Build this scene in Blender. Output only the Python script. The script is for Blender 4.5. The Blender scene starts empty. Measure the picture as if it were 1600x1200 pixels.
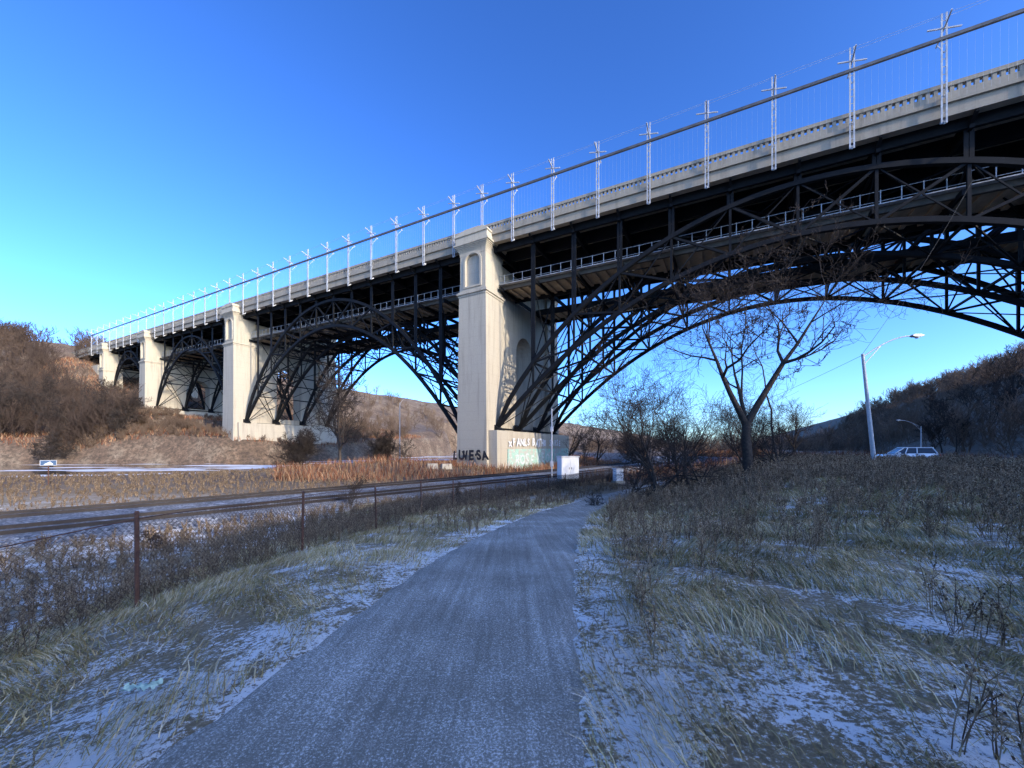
import bpy, math, random
import numpy as np
from mathutils import Vector, Matrix
random.seed(7)
RNG = np.random.default_rng(11)
scene = bpy.context.scene
scene.view_settings.view_transform = 'Standard'
scene.view_settings.look = 'None'
scene.view_settings.exposure = 0
COL = scene.collection

# ------------------------------------------------------------------ helpers
def link(o):
    COL.objects.link(o); return o

def tag(o, label=None, category=None, group=None, kind=None):
    if label: o["label"] = label
    if category: o["category"] = category
    if group: o["group"] = group
    if kind: o["kind"] = kind
    return o

def np_mesh(name, V, F):
    V = np.asarray(V, dtype=np.float32); F = np.asarray(F, dtype=np.int32)
    me = bpy.data.meshes.new(name)
    n = F.shape[1]
    me.vertices.add(len(V)); me.vertices.foreach_set("co", V.ravel())
    me.loops.add(F.size); me.loops.foreach_set("vertex_index", F.ravel())
    me.polygons.add(len(F))
    me.polygons.foreach_set("loop_start", np.arange(0, F.size, n, dtype=np.int32))
    me.update(calc_edges=True)
    return me

def np_obj(name, V, F, mat, parent=None, smooth=False):
    me = np_mesh(name, V, F)
    if mat: me.materials.append(mat)
    if smooth:
        me.polygons.foreach_set("use_smooth", np.ones(len(me.polygons), dtype=bool))
    o = bpy.data.objects.new(name, me); link(o)
    if parent: o.parent = parent
    return o

def empty(name, loc=(0, 0, 0)):
    o = bpy.data.objects.new(name, None); o.location = loc; o.empty_display_size = 0.5
    return link(o)

class MB:
    def __init__(s): s.v = []; s.f = []
    def hexa(s, c):
        b = len(s.v); s.v += [tuple(p) for p in c]
        for q in ((3, 2, 1, 0), (4, 5, 6, 7), (0, 1, 5, 4), (1, 2, 6, 5), (2, 3, 7, 6), (3, 0, 4, 7)):
            s.f.append([b + i for i in q])
    def box(s, x0, x1, y0, y1, z0, z1):
        s.hexa([(x0, y0, z0), (x1, y0, z0), (x1, y1, z0), (x0, y1, z0), (x0, y0, z1), (x1, y0, z1), (x1, y1, z1), (x0, y1, z1)])
    def beam(s, p, q, w, h=None):
        h = h or w
        p = Vector(p); q = Vector(q); d = (q - p)
        if d.length < 1e-5: return
        d.normalize()
        up = Vector((0, 0, 1)) if abs(d.z) < 0.97 else Vector((0.873, -0.488, 0))
        a = d.cross(up).normalized(); u = a.cross(d).normalized()
        a *= w / 2; u *= h / 2
        s.hexa([p - a - u, p + a - u, p + a + u, p - a + u, q - a - u, q + a - u, q + a + u, q - a + u])
    def cyl(s, p, q, r0, r1=None, k=12, caps=True):
        r1 = r0 if r1 is None else r1
        p = Vector(p); q = Vector(q); d = (q - p).normalized()
        up = Vector((0, 0, 1)) if abs(d.z) < 0.9 else Vector((1, 0, 0))
        a = d.cross(up).normalized(); u = a.cross(d)
        b = len(s.v)
        for c, r in ((p, r0), (q, r1)):
            for i in range(k):
                t = 2 * math.pi * i / k
                s.v.append(tuple(c + a * math.cos(t) * r + u * math.sin(t) * r))
        for i in range(k):
            j = (i + 1) % k
            s.f.append([b + i, b + k + i, b + k + j, b + j])
        if caps:
            s.f.append([b + i for i in range(k)]); s.f.append([b + k + i for i in reversed(range(k))])
    def prism(s, poly, off):
        n = len(poly); b = len(s.v); off = Vector(off)
        s.v += [tuple(p) for p in poly] + [tuple(Vector(p) + off) for p in poly]
        s.f.append([b + i for i in range(n)]); s.f.append([b + n + i for i in reversed(range(n))])
        for i in range(n):
            j = (i + 1) % n; s.f.append([b + i, b + n + i, b + n + j, b + j])
    def obj(s, name, mat, parent=None, bevel=0, smooth=False):
        me = bpy.data.meshes.new(name); me.from_pydata(s.v, [], s.f); me.materials.append(mat)
        import bmesh
        bm = bmesh.new(); bm.from_mesh(me); bmesh.ops.recalc_face_normals(bm, faces=bm.faces); bm.to_mesh(me); bm.free()
        if smooth: me.polygons.foreach_set("use_smooth", np.ones(len(me.polygons), dtype=bool))
        o = bpy.data.objects.new(name, me); link(o)
        if parent: o.parent = parent
        if bevel:
            m = o.modifiers.new("bevel", 'BEVEL'); m.width = bevel; m.segments = 2; m.limit_method = 'ANGLE'
        return o

def catmull(pts, step=1.0):
    P = [np.array(p, float) for p in pts]
    P = [2 * P[0] - P[1]] + P + [2 * P[-1] - P[-2]]
    out = []
    for i in range(1, len(P) - 2):
        n = max(2, int(np.linalg.norm(P[i + 1] - P[i]) / step))
        for k in range(n):
            t = k / n
            out.append(0.5 * ((2 * P[i]) + (-P[i - 1] + P[i + 1]) * t + (2 * P[i - 1] - 5 * P[i] + 4 * P[i + 1] - P[i + 2]) * t * t + (-P[i - 1] + 3 * P[i] - 3 * P[i + 1] + P[i + 2]) * t ** 3))
    out.append(P[-2]); return np.array(out)

def polydist(x, y, line):
    x = np.asarray(x, float); y = np.asarray(y, float)
    best = np.full(x.shape, 1e9)
    for a, b in zip(line[:-1], line[1:]):
        d = b - a; L = d @ d
        t = np.clip(((x - a[0]) * d[0] + (y - a[1]) * d[1]) / L, 0, 1)
        q = (x - a[0] - t * d[0]) ** 2 + (y - a[1] - t * d[1]) ** 2
        best = np.minimum(best, q)
    return np.sqrt(best)

def ss(a, b, x):
    t = np.clip((x - a) / (b - a), 0, 1); return t * t * (3 - 2 * t)

# ------------------------------------------------------------------ layout
P0 = np.array([-6.0, 65.0]); D = np.array([-0.873, 0.488]); N = np.array([0.488, 0.873])
EL = math.radians(19); SX, SY = .753, -.659
SUN = Vector((SX * math.cos(EL), SY * math.cos(EL), math.sin(EL))).normalized()
def B(s, w, z):
    p = P0 + s * D + w * N; return Vector((p[0], p[1], z))
def zd(s): return 35.7 + 0.025 * s

PATH = catmull([(-3.2, -14), (-1.9, -5), (-.8, 2.1), (-.09, 6.7), (1.04, 12), (2.8, 18), (5.6, 25), (10, 32), (16, 41), (20, 55), (22, 80)], 0.6)
PW = 1.25
ROAD = catmull([(120, -12), (85, 8), (58, 26), (42, 42), (33, 65), (30, 110), (34, 180), (40, 260)], 3)
TRACK = catmull([(-62, -22), (-35, 2), (-21.5, 16), (-12, 27), (-3.5, 37.5), (6, 49.5), (20, 69), (40, 98), (60, 150)], 1.2)
RIVER = catmull([(-210, 0), (-135, 58), (-92, 72), (-58, 80), (-32, 118), (-14, 220), (-30, 300)], 4)
WZ = -2.2

gy = np.linspace(-60, 400, 2000)
gv = np.interp(gy, [-60, -10, 2, 6.7, 12, 25, 40, 60, 400], [0.8, 0.15, -.03, -.2, -.7, -1.84, -2.1, -2.0, -2.0])
kk = np.ones(13) / 13; gv = np.convolve(np.pad(gv, 6, mode='edge'), kk, mode='valid')
px_tab_y = PATH[:, 1]; px_tab_x = PATH[:, 0]

def wob(x, y):
    return (np.sin(x * .9 + 1.3 * np.sin(y * .7)) * .5 + np.sin(y * 1.3 + x * .4 + 2) * .35 + np.sin(x * 2.3 - y * 1.9) * .25)

def H(x, y, raw=False):
    x = np.asarray(x, float); y = np.asarray(y, float)
    g = np.interp(y, gy, gv)
    base = g + (-2.0 - g) * ss(-1.8, -12, x)
    pxx = np.interp(y, px_tab_y, px_tab_x)
    far = ss(120, 200, y)
    base = base + (0.05 - base) * ss(2.5, 13, x - pxx) * (1 - far * .6)
    s = (x - P0[0]) * D[0] + (y - P0[1]) * D[1]
    w = (x - P0[0]) * N[0] + (y - P0[1]) * N[1]
    se = s - 42 * ss(-4, -30, w)
    base = base + np.interp(se, [52, 66, 79, 100, 106, 136, 174, 195, 235, 300, 500], [0, 3, 7, 9, 12, 15.5, 27, 38, 52, 58, 60])
    base = base + np.interp(-s, [88, 104, 138, 190, 300], [0, 9, 33, 50, 58]) * ss(-60, -10, w)
    p = SX * x + SY * y
    base = np.maximum(base, 44 * ss(62, 108, p) + 2.5 * np.sin((-SY * x + SX * y) * .06) * ss(80, 108, p) - 3)  # unseen ridge across the sun direction, added to shade the foreground
    base = base + 1.5 * np.exp(-(((x + 19) / 13) ** 2 + ((y - 60) / 7) ** 2))
    dp = polydist(x, y, PATH); dt = polydist(x, y, TRACK); dro = polydist(x, y, ROAD)
    amp = np.clip((dp - PW) / 1.2, 0, 1) * np.clip((dt - 6) / 3, 0, 1) * np.clip((dro - 5) / 3, 0, 1)
    base = base + wob(x, y) * .07 * amp + wob(x * .12, y * .12) * 1.2 * amp * ss(70, 140, np.hypot(x, y))
    # railway formation
    k = ss(8, 5, dt); base = base * (1 - k) + (-1.75) * k
    dr = polydist(x, y, RIVER)
    kr = ss(20, 26, dr)
    base = np.where(dr < 26, -4.2 + (base + 4.2) * kr, base)
    if not raw:
        base = base - .035 * (dp < PW - .12) - .12 * (dro < 4.6)
    return base
def Hs(x, y): return float(H(np.array([x]), np.array([y]), True)[0])

# ------------------------------------------------------------------ materials
def new_mat(name):
    m = bpy.data.materials.new(name); m.use_nodes = True
    nt = m.node_tree; b = nt.nodes["Principled BSDF"]; return m, nt, b
def nd(nt, t, **k):
    n = nt.nodes.new(t)
    for a, v in k.items(): setattr(n, a, v)
    return n
def noise(nt, scale, detail=6, rough=.6, vec=None, dist=0):
    n = nd(nt, 'ShaderNodeTexNoise'); n.inputs['Scale'].default_value = scale
    n.inputs['Detail'].default_value = detail; n.inputs['Roughness'].default_value = rough; n.inputs['Distortion'].default_value = dist
    if vec is not None: nt.links.new(vec, n.inputs['Vector'])
    return n.outputs['Fac']
def ramp(nt, fac, stops):
    r = nd(nt, 'ShaderNodeValToRGB'); e = r.color_ramp.elements
    while len(e) < len(stops): e.new(.5)
    for el, (p, c) in zip(e, stops):
        el.position = p; el.color = (c[0], c[1], c[2], 1) if hasattr(c, '__len__') else (c, c, c, 1)
    nt.links.new(fac, r.inputs['Fac']); return r.outputs['Color']
def mix(nt, fac, a, b, mode='MIX'):
    m = nd(nt, 'ShaderNodeMix', data_type='RGBA', blend_type=mode)
    for i, v in ((0, fac), (6, a), (7, b)):
        if isinstance(v, bpy.types.NodeSocket): nt.links.new(v, m.inputs[i])
        elif hasattr(v, '__len__'): m.inputs[i].default_value = (*v[:3], 1)
        else: m.inputs[i].default_value = v
    return m.outputs[2]
def pos(nt): return nd(nt, 'ShaderNodeNewGeometry').outputs['Position']
def mapping(nt, vec, scale, rot=(0, 0, 0)):
    m = nd(nt, 'ShaderNodeMapping'); m.inputs['Scale'].default_value = scale; m.inputs['Rotation'].default_value = rot
    nt.links.new(vec, m.inputs['Vector']); return m.outputs['Vector']
def bump(nt, b, h, strength=.3, dist=.02):
    n = nd(nt, 'ShaderNodeBump'); n.inputs['Strength'].default_value = strength; n.inputs['Distance'].default_value = dist
    nt.links.new(h, n.inputs['Height']); nt.links.new(n.outputs['Normal'], b.inputs['Normal'])
def madd(nt, a, k, c):
    n = nd(nt, 'ShaderNodeMath', operation='MULTIPLY_ADD'); nt.links.new(a, n.inputs[0])
    if isinstance(k, (int, float)): n.inputs[1].default_value = k
    else: nt.links.new(k, n.inputs[1])
    if isinstance(c, (int, float)): n.inputs[2].default_value = c
    else: nt.links.new(c, n.inputs[2])
    return n.outputs[0]

def simple(name, c1, c2, scale=2, rough=.8, metal=0, bs=.2, bd=.01, stretch=(1, 1, 1), spec=.5):
    m, nt, b = new_mat(name)
    v = mapping(nt, pos(nt), stretch)
    f = noise(nt, scale, 8, .65, v)
    nt.links.new(ramp(nt, f, [(.3, c1), (.7, c2)]), b.inputs['Base Color'])
    b.inputs['Roughness'].default_value = rough; b.inputs['Metallic'].default_value = metal
    b.inputs['Specular IOR Level'].default_value = spec
    bump(nt, b, noise(nt, scale * 8, 4, .6, v), bs, bd)
    return m

def concrete(name, base, dark, warm):
    m, nt, b = new_mat(name)
    v = pos(nt)
    big = noise(nt, .25, 6, .6, v); streak = noise(nt, 1.0, 6, .65, mapping(nt, v, (1.2, 1.2, .09)))
    fine = noise(nt, 6, 8, .7, v)
    c = mix(nt, ramp(nt, big, [(.35, 0), (.7, .7)]), base, warm)
    c = mix(nt, ramp(nt, streak, [(.5, 0), (.72, .8)]), c, dark)
    c = mix(nt, .35, c, ramp(nt, fine, [(.3, tuple(x * .7 for x in base)), (.7, tuple(min(1, x * 1.2) for x in base))]))
    sx = nd(nt, 'ShaderNodeSeparateXYZ'); nt.links.new(v, sx.inputs[0])
    md = nd(nt, 'ShaderNodeMath', operation='FRACT'); dv = nd(nt, 'ShaderNodeMath', operation='DIVIDE'); dv.inputs[1].default_value = 1.55
    nt.links.new(sx.outputs['Z'], dv.inputs[0]); nt.links.new(dv.outputs[0], md.inputs[0])
    c = mix(nt, ramp(nt, md.outputs[0], [(.0, .35), (.035, 0)]), c, dark)
    nt.links.new(c, b.inputs['Base Color']); b.inputs['Roughness'].default_value = .9
    bump(nt, b, fine, .35, .03)
    return m
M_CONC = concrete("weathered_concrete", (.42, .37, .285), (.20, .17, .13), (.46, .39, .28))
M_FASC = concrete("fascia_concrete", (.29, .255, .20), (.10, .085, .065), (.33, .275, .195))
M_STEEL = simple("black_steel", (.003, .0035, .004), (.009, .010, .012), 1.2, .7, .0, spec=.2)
M_SLAB = simple("underside_concrete", (.34, .26, .17), (.5, .39, .26), .6, .9)
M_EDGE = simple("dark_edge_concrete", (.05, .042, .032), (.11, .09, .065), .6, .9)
M_GALV = simple("galvanised_steel", (.40, .40, .40), (.62, .62, .62), 3, .5, .1)
M_MAST = simple("mast_steel", (.30, .30, .30), (.55, .55, .55), 1.5, .5, .1)
M_RAIL = simple("bronze_beam", (.07, .07, .07), (.15, .14, .13), 1, .5, .3)
M_ROD = simple("veil_rods", (.5, .52, .55), (.65, .66, .68), 2, .4, .3)
M_BARK = simple("bark", (.03, .024, .019), (.085, .068, .055), 6, .95, 0, .5, .02, spec=.2)
M_TWIG = simple("twigs", (.03, .023, .019), (.065, .05, .04), 2, .95, spec=.2)
M_TWIGF = simple("wood_twigs", (.09, .06, .042), (.24, .165, .11), .08, .95, spec=.2)
M_TWIGD = simple("dark_wood_twigs", (.04, .027, .021), (.12, .082, .06), .1, .95, spec=.2)
M_RUST = simple("rusty_iron", (.07, .03, .018), (.16, .07, .04), 14, .85)
M_WIRE = simple("fence_wire", (.05, .036, .028), (.10, .07, .055), 8, .7, .3)
M_RAILST = simple("rail_steel", (.014, .011, .011), (.034, .026, .024), 5, .5, .3)
M_TIE = simple("tie_wood", (.09, .088, .088), (.2, .195, .19), 5, .95, stretch=(1, 1, 1))
M_WHITE = simple("white_paint", (.72, .72, .7), (.82, .82, .8), 5, .5)
M_POLE = simple("concrete_pole", (.46, .46, .45), (.6, .6, .58), 6, .8)
M_BLACK = simple("black_rubber", (.012, .012, .012), (.03, .03, .03), 6, .8)
M_CABLE = simple("cable", (.02, .02, .02), (.04, .04, .04), 6, .7)

# ground
m, nt, b = new_mat("ground"); M_GROUND = m
v = pos(nt)
sx = nd(nt, 'ShaderNodeSeparateXYZ'); nt.links.new(v, sx.inputs[0])
big = noise(nt, .35, 5, .6, v); mid = noise(nt, 1.7, 10, .78, v, .6); fine = noise(nt, 22, 9, .82, v)
soil = ramp(nt, fine, [(.3, (.10, .07, .038)), (.5, (.28, .205, .11)), (.72, (.52, .40, .24))])
soil = mix(nt, ramp(nt, noise(nt, .8, 5, .7, v), [(.5, 0), (.7, .5)]), soil, (.16, .135, .06))
farc = ramp(nt, noise(nt, .12, 8, .7, v), [(.3, (.10, .065, .04)), (.5, (.20, .13, .08)), (.7, (.34, .27, .18))])
farc = mix(nt, ramp(nt, noise(nt, 1.2, 8, .8, v), [(.4, .9), (.6, 0)]), farc, (.05, .035, .022))
mr = nd(nt, 'ShaderNodeMapRange'); mr.inputs[1].default_value = 24; mr.inputs[2].default_value = 45; nt.links.new(sx.outputs['Y'], mr.inputs[0])
col = mix(nt, mr.outputs[0], soil, farc)
verge = nd(nt, 'ShaderNodeAttribute', attribute_name="verge").outputs['Fac']
a3 = madd(nt, fine, 1.1, madd(nt, mid, .95, madd(nt, big, .45, madd(nt, verge, .10, 0))))
sn = ramp(nt, madd(nt, a3, 1, -.30), [(.97, 0), (1.0, .95)])
snr = nd(nt, 'ShaderNodeMapRange'); snr.inputs[1].default_value = 32; snr.inputs[2].default_value = 18; nt.links.new(sx.outputs['Y'], snr.inputs[0])
sm = nd(nt, 'ShaderNodeMath', operation='MULTIPLY'); nt.links.new(sn, sm.inputs[0]); nt.links.new(snr.outputs[0], sm.inputs[1])
col = mix(nt, sm.outputs[0], col, (.90, .87, .82))
nt.links.new(col, b.inputs['Base Color']); b.inputs['Roughness'].default_value = .95
bump(nt, b, fine, .8, .06)

# asphalt path with frost
m, nt, b = new_mat("frosted_asphalt"); M_PATH = m
v = pos(nt)
grain = noise(nt, 190, 3, .8, v); speck = noise(nt, 60, 6, .9, v); patch = noise(nt, .8, 5, .6, v)
streak = noise(nt, 1, 6, .75, mapping(nt, v, (9, .3, 1), (0, 0, math.radians(8))))
asp = ramp(nt, grain, [(.3, (.13, .113, .086)), (.7, (.32, .28, .215))])
asp = mix(nt, 1.0, asp, ramp(nt, madd(nt, patch, .5, madd(nt, streak, .5, 0)), [(.35, .8), (.65, 1.15)]), 'MULTIPLY')
fr = madd(nt, speck, 1.0, madd(nt, patch, .16, madd(nt, streak, .16, 0)))
col = mix(nt, ramp(nt, madd(nt, fr, 1, .235), [(.91, 0), (1.0, .9)]), asp, (.85, .79, .70))
nt.links.new(col, b.inputs['Base Color']); b.inputs['Roughness'].default_value = .85
b.inputs['Specular IOR Level'].default_value = .25
bump(nt, b, grain, .6, .008)

m, nt, b = new_mat("road_asphalt"); M_ROAD = m
nt.links.new(ramp(nt, noise(nt, 3, 8, .7, pos(nt)), [(.3, (.04, .04, .042)), (.7, (.08, .08, .08))]), b.inputs['Base Color']); b.inputs['Roughness'].default_value = .85

m, nt, b = new_mat("ballast"); M_BALLAST = m
v = pos(nt); vo = nd(nt, 'ShaderNodeTexVoronoi'); vo.inputs['Scale'].default_value = 12; nt.links.new(v, vo.inputs['Vector'])
c = ramp(nt, vo.outputs['Color'], [(.2, (.09, .09, .092)), (.6, (.22, .22, .22)), (.9, (.40, .40, .39))])
c = mix(nt, ramp(nt, noise(nt, 1.2, 7, .75, mapping(nt, v, (1, 1, 1))), [(.56, 0), (.63, .7)]), c, (.7, .7, .7))
nt.links.new(c, b.inputs['Base Color']); b.inputs['Roughness'].default_value = .9
bump(nt, b, vo.outputs['Distance'], 1.0, .08)

m, nt, b = new_mat("river_water"); M_WATER = m
v = pos(nt)
icef = noise(nt, .09, 6, .6, mapping(nt, v, (.35, 1.5, 1), (0, 0, -.25)))
c = ramp(nt, icef, [(.52, (.06, .052, .035)), (.54, (.7, .71, .73))])
rr_ = ramp(nt, icef, [(.52, .05), (.54, .8)])
nt.links.new(c, b.inputs['Base Color']); nt.links.new(rr_, b.inputs['Roughness'])
bump(nt, b, noise(nt, 1.5, 4, .5, v), .06, .03)

def grass_mat(name, stops, patch_scale=.6):
    m, nt, b = new_mat(name)
    g = nd(nt, 'ShaderNodeNewGeometry')
    c = ramp(nt, g.outputs['Random Per Island'], stops)
    n = noise(nt, patch_scale, 4, .6, g.outputs['Position'])
    c = mix(nt, 1.0, c, ramp(nt, n, [(.3, .6), (.7, 1.2)]), 'MULTIPLY')
    nt.links.new(c, b.inputs['Base Color']); b.inputs['Roughness'].default_value = .9
    b.inputs['Specular IOR Level'].default_value = .1
    return m
M_GRASS = grass_mat("dead_grass", [(0, (.19, .13, .06)), (.25, (.46, .34, .15)), (.45, (.32, .29, .12)), (.7, (.62, .48, .26)), (.9, (.75, .61, .38)), (1, (.82, .77, .68))])
M_WEED = grass_mat("dry_weeds", [(0, (.075, .048, .03)), (.5, (.24, .16, .095)), (1, (.52, .39, .24))])
M_ORANGE = grass_mat("orange_reeds", [(0, (.14, .05, .028)), (.5, (.27, .115, .06)), (1, (.44, .30, .17))], .1)

# ------------------------------------------------------------------ world, sun, camera
w = bpy.data.worlds.new("World"); scene.world = w; w.use_nodes = True
nt = w.node_tree; bg = nt.nodes["Background"]
sky = nt.nodes.new('ShaderNodeTexSky'); sky.sky_type = 'NISHITA'; sky.sun_disc = False
sky.sun_elevation = EL; sky.sun_rotation = math.atan2(SUN.x, SUN.y)
sky.air_density = .85; sky.dust_density = 1.4; sky.ozone_density = 3.0
hs = nt.nodes.new('ShaderNodeHueSaturation'); hs.inputs['Saturation'].default_value = 1.10; hs.inputs['Value'].default_value = 2.6 * .15
nt.links.new(sky.outputs[0], hs.inputs['Color'])
tint = mix(nt, 1.0, hs.outputs[0], (.72, .82, .98), 'MULTIPLY')
gm = nt.nodes.new('ShaderNodeGamma'); gm.inputs['Gamma'].default_value = 1.35; nt.links.new(tint, gm.inputs['Color'])
hs2 = nt.nodes.new('ShaderNodeHueSaturation'); hs2.inputs['Value'].default_value = 1.2 / .15; nt.links.new(gm.outputs[0], hs2.inputs['Color'])
nt.links.new(hs2.outputs[0], bg.inputs['Color'])
bg.inputs['Strength'].default_value = .15
L = bpy.data.lights.new("sun", 'SUN'); L.energy = 5.0; L.angle = math.radians(.5); L.color = (1, .86, .68)
lo = link(bpy.data.objects.new("sun", L)); lo.rotation_euler = SUN.to_track_quat('Z', 'Y').to_euler(); lo.location = SUN * 150
cam = bpy.data.cameras.new("camera"); co = link(bpy.data.objects.new("camera", cam)); scene.camera = co
co.location = (0, 0, 1.7); co.rotation_euler = (math.radians(90), 0, 0)
cam.sensor_width = 36; cam.lens = 13.5; cam.shift_y = .0625; cam.clip_end = 4000; cam.clip_start = .05

# ------------------------------------------------------------------ ground
n = 420; u = np.linspace(-1, 1, n); ax = 4 * np.sinh(6.62 * u)
X, Y = np.meshgrid(ax, ax); Z = H(X.ravel(), Y.ravel())
V = np.stack([X.ravel(), Y.ravel(), Z], 1)
i = np.arange(n * n).reshape(n, n)
F = np.stack([i[:-1, :-1].ravel(), i[:-1, 1:].ravel(), i[1:, 1:].ravel(), i[1:, :-1].ravel()], 1)
g = np_obj("ground", V, F, M_GROUND, smooth=True); tag(g, "frosty valley ground with dead grass and snow patches", "ground", kind="structure")
dpv = polydist(X.ravel(), Y.ravel(), PATH)
att = g.data.attributes.new("verge", 'FLOAT', 'POINT'); att.data.foreach_set("value", np.exp(-((dpv - PW - .3) / .35) ** 2).astype(np.float32))

def ribbon(name, line, half, mat, zf, cols=7, edge=0):
    t = np.gradient(line, axis=0); t /= np.linalg.norm(t, axis=1)[:, None]
    nn = np.stack([t[:, 1], -t[:, 0]], 1)
    offs = np.linspace(-1, 1, cols); Vs = []
    for k, o in enumerate(offs):
        hw = half * o
        p = line + nn * (hw if not (edge and k in (0, cols - 1)) else (hw + edge * np.sign(o) * RNG.normal(0, 1, len(line)))[:, None] if edge else hw)
        Vs.append(np.column_stack([p, zf(p[:, 0], p[:, 1], o)]))
    V = np.stack(Vs, 1).reshape(-1, 3); m_ = len(line)
    i = np.arange(m_ * cols).reshape(m_, cols)
    F = np.stack([i[:-1, :-1].ravel(), i[:-1, 1:].ravel(), i[1:, 1:].ravel(), i[1:, :-1].ravel()], 1)
    return np_obj(name, V, F, mat, smooth=True)
fine_path = catmull(PATH[::3], .25)
o = ribbon("path", fine_path, PW, M_PATH, lambda x, y, o: H(x, y, True) + .012 - .03 * (abs(o) > .95), 15, .02)
tag(o, "narrow asphalt path dusted with frost", "path", kind="structure")
o = ribbon("road", ROAD, 4.5, M_ROAD, lambda x, y, o: H(x, y, True) + .05, 7); tag(o, "grey asphalt road through the valley", "road", kind="structure")
o = ribbon("ballast", TRACK, 5.4, M_BALLAST, lambda x, y, o: np.full(len(x), -1.75) + (.28 if abs(o) < .85 else -.15), 13); tag(o, "grey ballast bed under the railway", "ballast", kind="structure")
o = ribbon("river", RIVER, 25.5, M_WATER, lambda x, y, o: np.full(len(x), WZ), 5); tag(o, "calm partly frozen river", "river", kind="structure")

# ------------------------------------------------------------------ railway
def offset(line, o):
    t = np.gradient(line, axis=0); t /= np.linalg.norm(t, axis=1)[:, None]
    return line + np.stack([t[:, 1], -t[:, 0]], 1) * o
for c in (-2.7, 2.7):
    e = empty("railway_track", (float(TRACK[0][0]), float(TRACK[0][1]), -1.5)); tag(e, "dark steel railway track on sleepers and ballast", "railway track", "parallel railway tracks")
    inv = Matrix.Translation(-Vector(e.location))
    for r in (-.8, .8):
        l = offset(TRACK, c + r); mb = MB()
        for a, b_ in zip(l[:-1], l[1:]):
            mb.beam((*a, -1.39), (*b_, -1.39), .07, .15)
        ob = mb.obj("rail", M_RAILST, e); ob.matrix_parent_inverse = inv
    mb = MB(); cl = catmull(offset(TRACK, c)[::4], .68)
    tt = np.gradient(cl, axis=0); tt /= np.linalg.norm(tt, axis=1)[:, None]
    for p, t in zip(cl, tt):
        if p[1] < -5 or p[1] > 110: continue
        q = np.array([t[1], -t[0]]) * 1.3
        mb.beam((*(p - q), -1.526), (*(p + q), -1.526), .22, .12)
    ob = mb.obj("sleeper", M_TIE, e); ob["kind"] = "stuff"; ob.matrix_parent_inverse = inv

# ------------------------------------------------------------------ bridge
bridge = empty("bridge", tuple(B(0, 13, 0)))
tag(bridge, "long steel arch viaduct with pale concrete piers across the valley", "bridge")
BINV = Matrix.Translation(-Vector(bridge.location))
def bp(o, parent=None):
    o.parent = parent or bridge; o.matrix_parent_inverse = BINV; return o
def sbox(mb, s0, s1, w0, w1, zl, zh):
    f0 = (lambda s: zd(s) + zl); f1 = (lambda s: zd(s) + zh)
    mb.hexa([B(s0, w0, f0(s0)), B(s1, w0, f0(s1)), B(s1, w1, f0(s1)), B(s0, w1, f0(s0)),
             B(s0, w0, f1(s0)), B(s1, w0, f1(s1)), B(s1, w1, f1(s1)), B(s0, w1, f1(s0))])
def abox(mb, s0, s1, w0, w1, z0, z1, ds=0, dw=0):
    mb.hexa([B(s0 - ds, w0 - dw, z0), B(s1 + ds, w0 - dw, z0), B(s1 + ds, w1 + dw, z0), B(s0 - ds, w1 + dw, z0),
             B(s0, w0, z1), B(s1, w0, z1), B(s1, w1, z1), B(s0, w1, z1)])
SA, SB = -100, 235
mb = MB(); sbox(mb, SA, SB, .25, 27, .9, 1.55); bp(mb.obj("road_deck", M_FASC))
mb = MB(); sbox(mb, SA, SB, 0, .9, 0, 1.2); sbox(mb, SA, SB, -.25, .9, 1.2, 1.6); sbox(mb, SA, SB, 26.4, 27.3, 0, 1.6)
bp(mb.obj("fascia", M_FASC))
mb = MB()
for w0 in (-.12, 26.9):
    sbox(mb, SA, SB, w0, w0 + .42, 1.6, 2.25); sbox(mb, SA, SB, w0 - .06, w0 + .48, 2.8, 3.2)
s = SA
while s < SB:
    sbox(mb, s, s + .3, -.1, .2, 2.25, 2.8)
    if s > -70: sbox(mb, s, s + .3, 26.95, 27.2, 2.25, 2.8)
    s += .56
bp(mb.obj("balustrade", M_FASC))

mb = MB()
for wv in (1.5, 5.5, 9.5, 13.5, 17.5, 21.7, 26):
    sbox(mb, SA, SB, wv - .2, wv + .2, -.9, .9)
bp(mb.obj("deck_girder", M_STEEL))["kind"] = "stuff"

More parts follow.
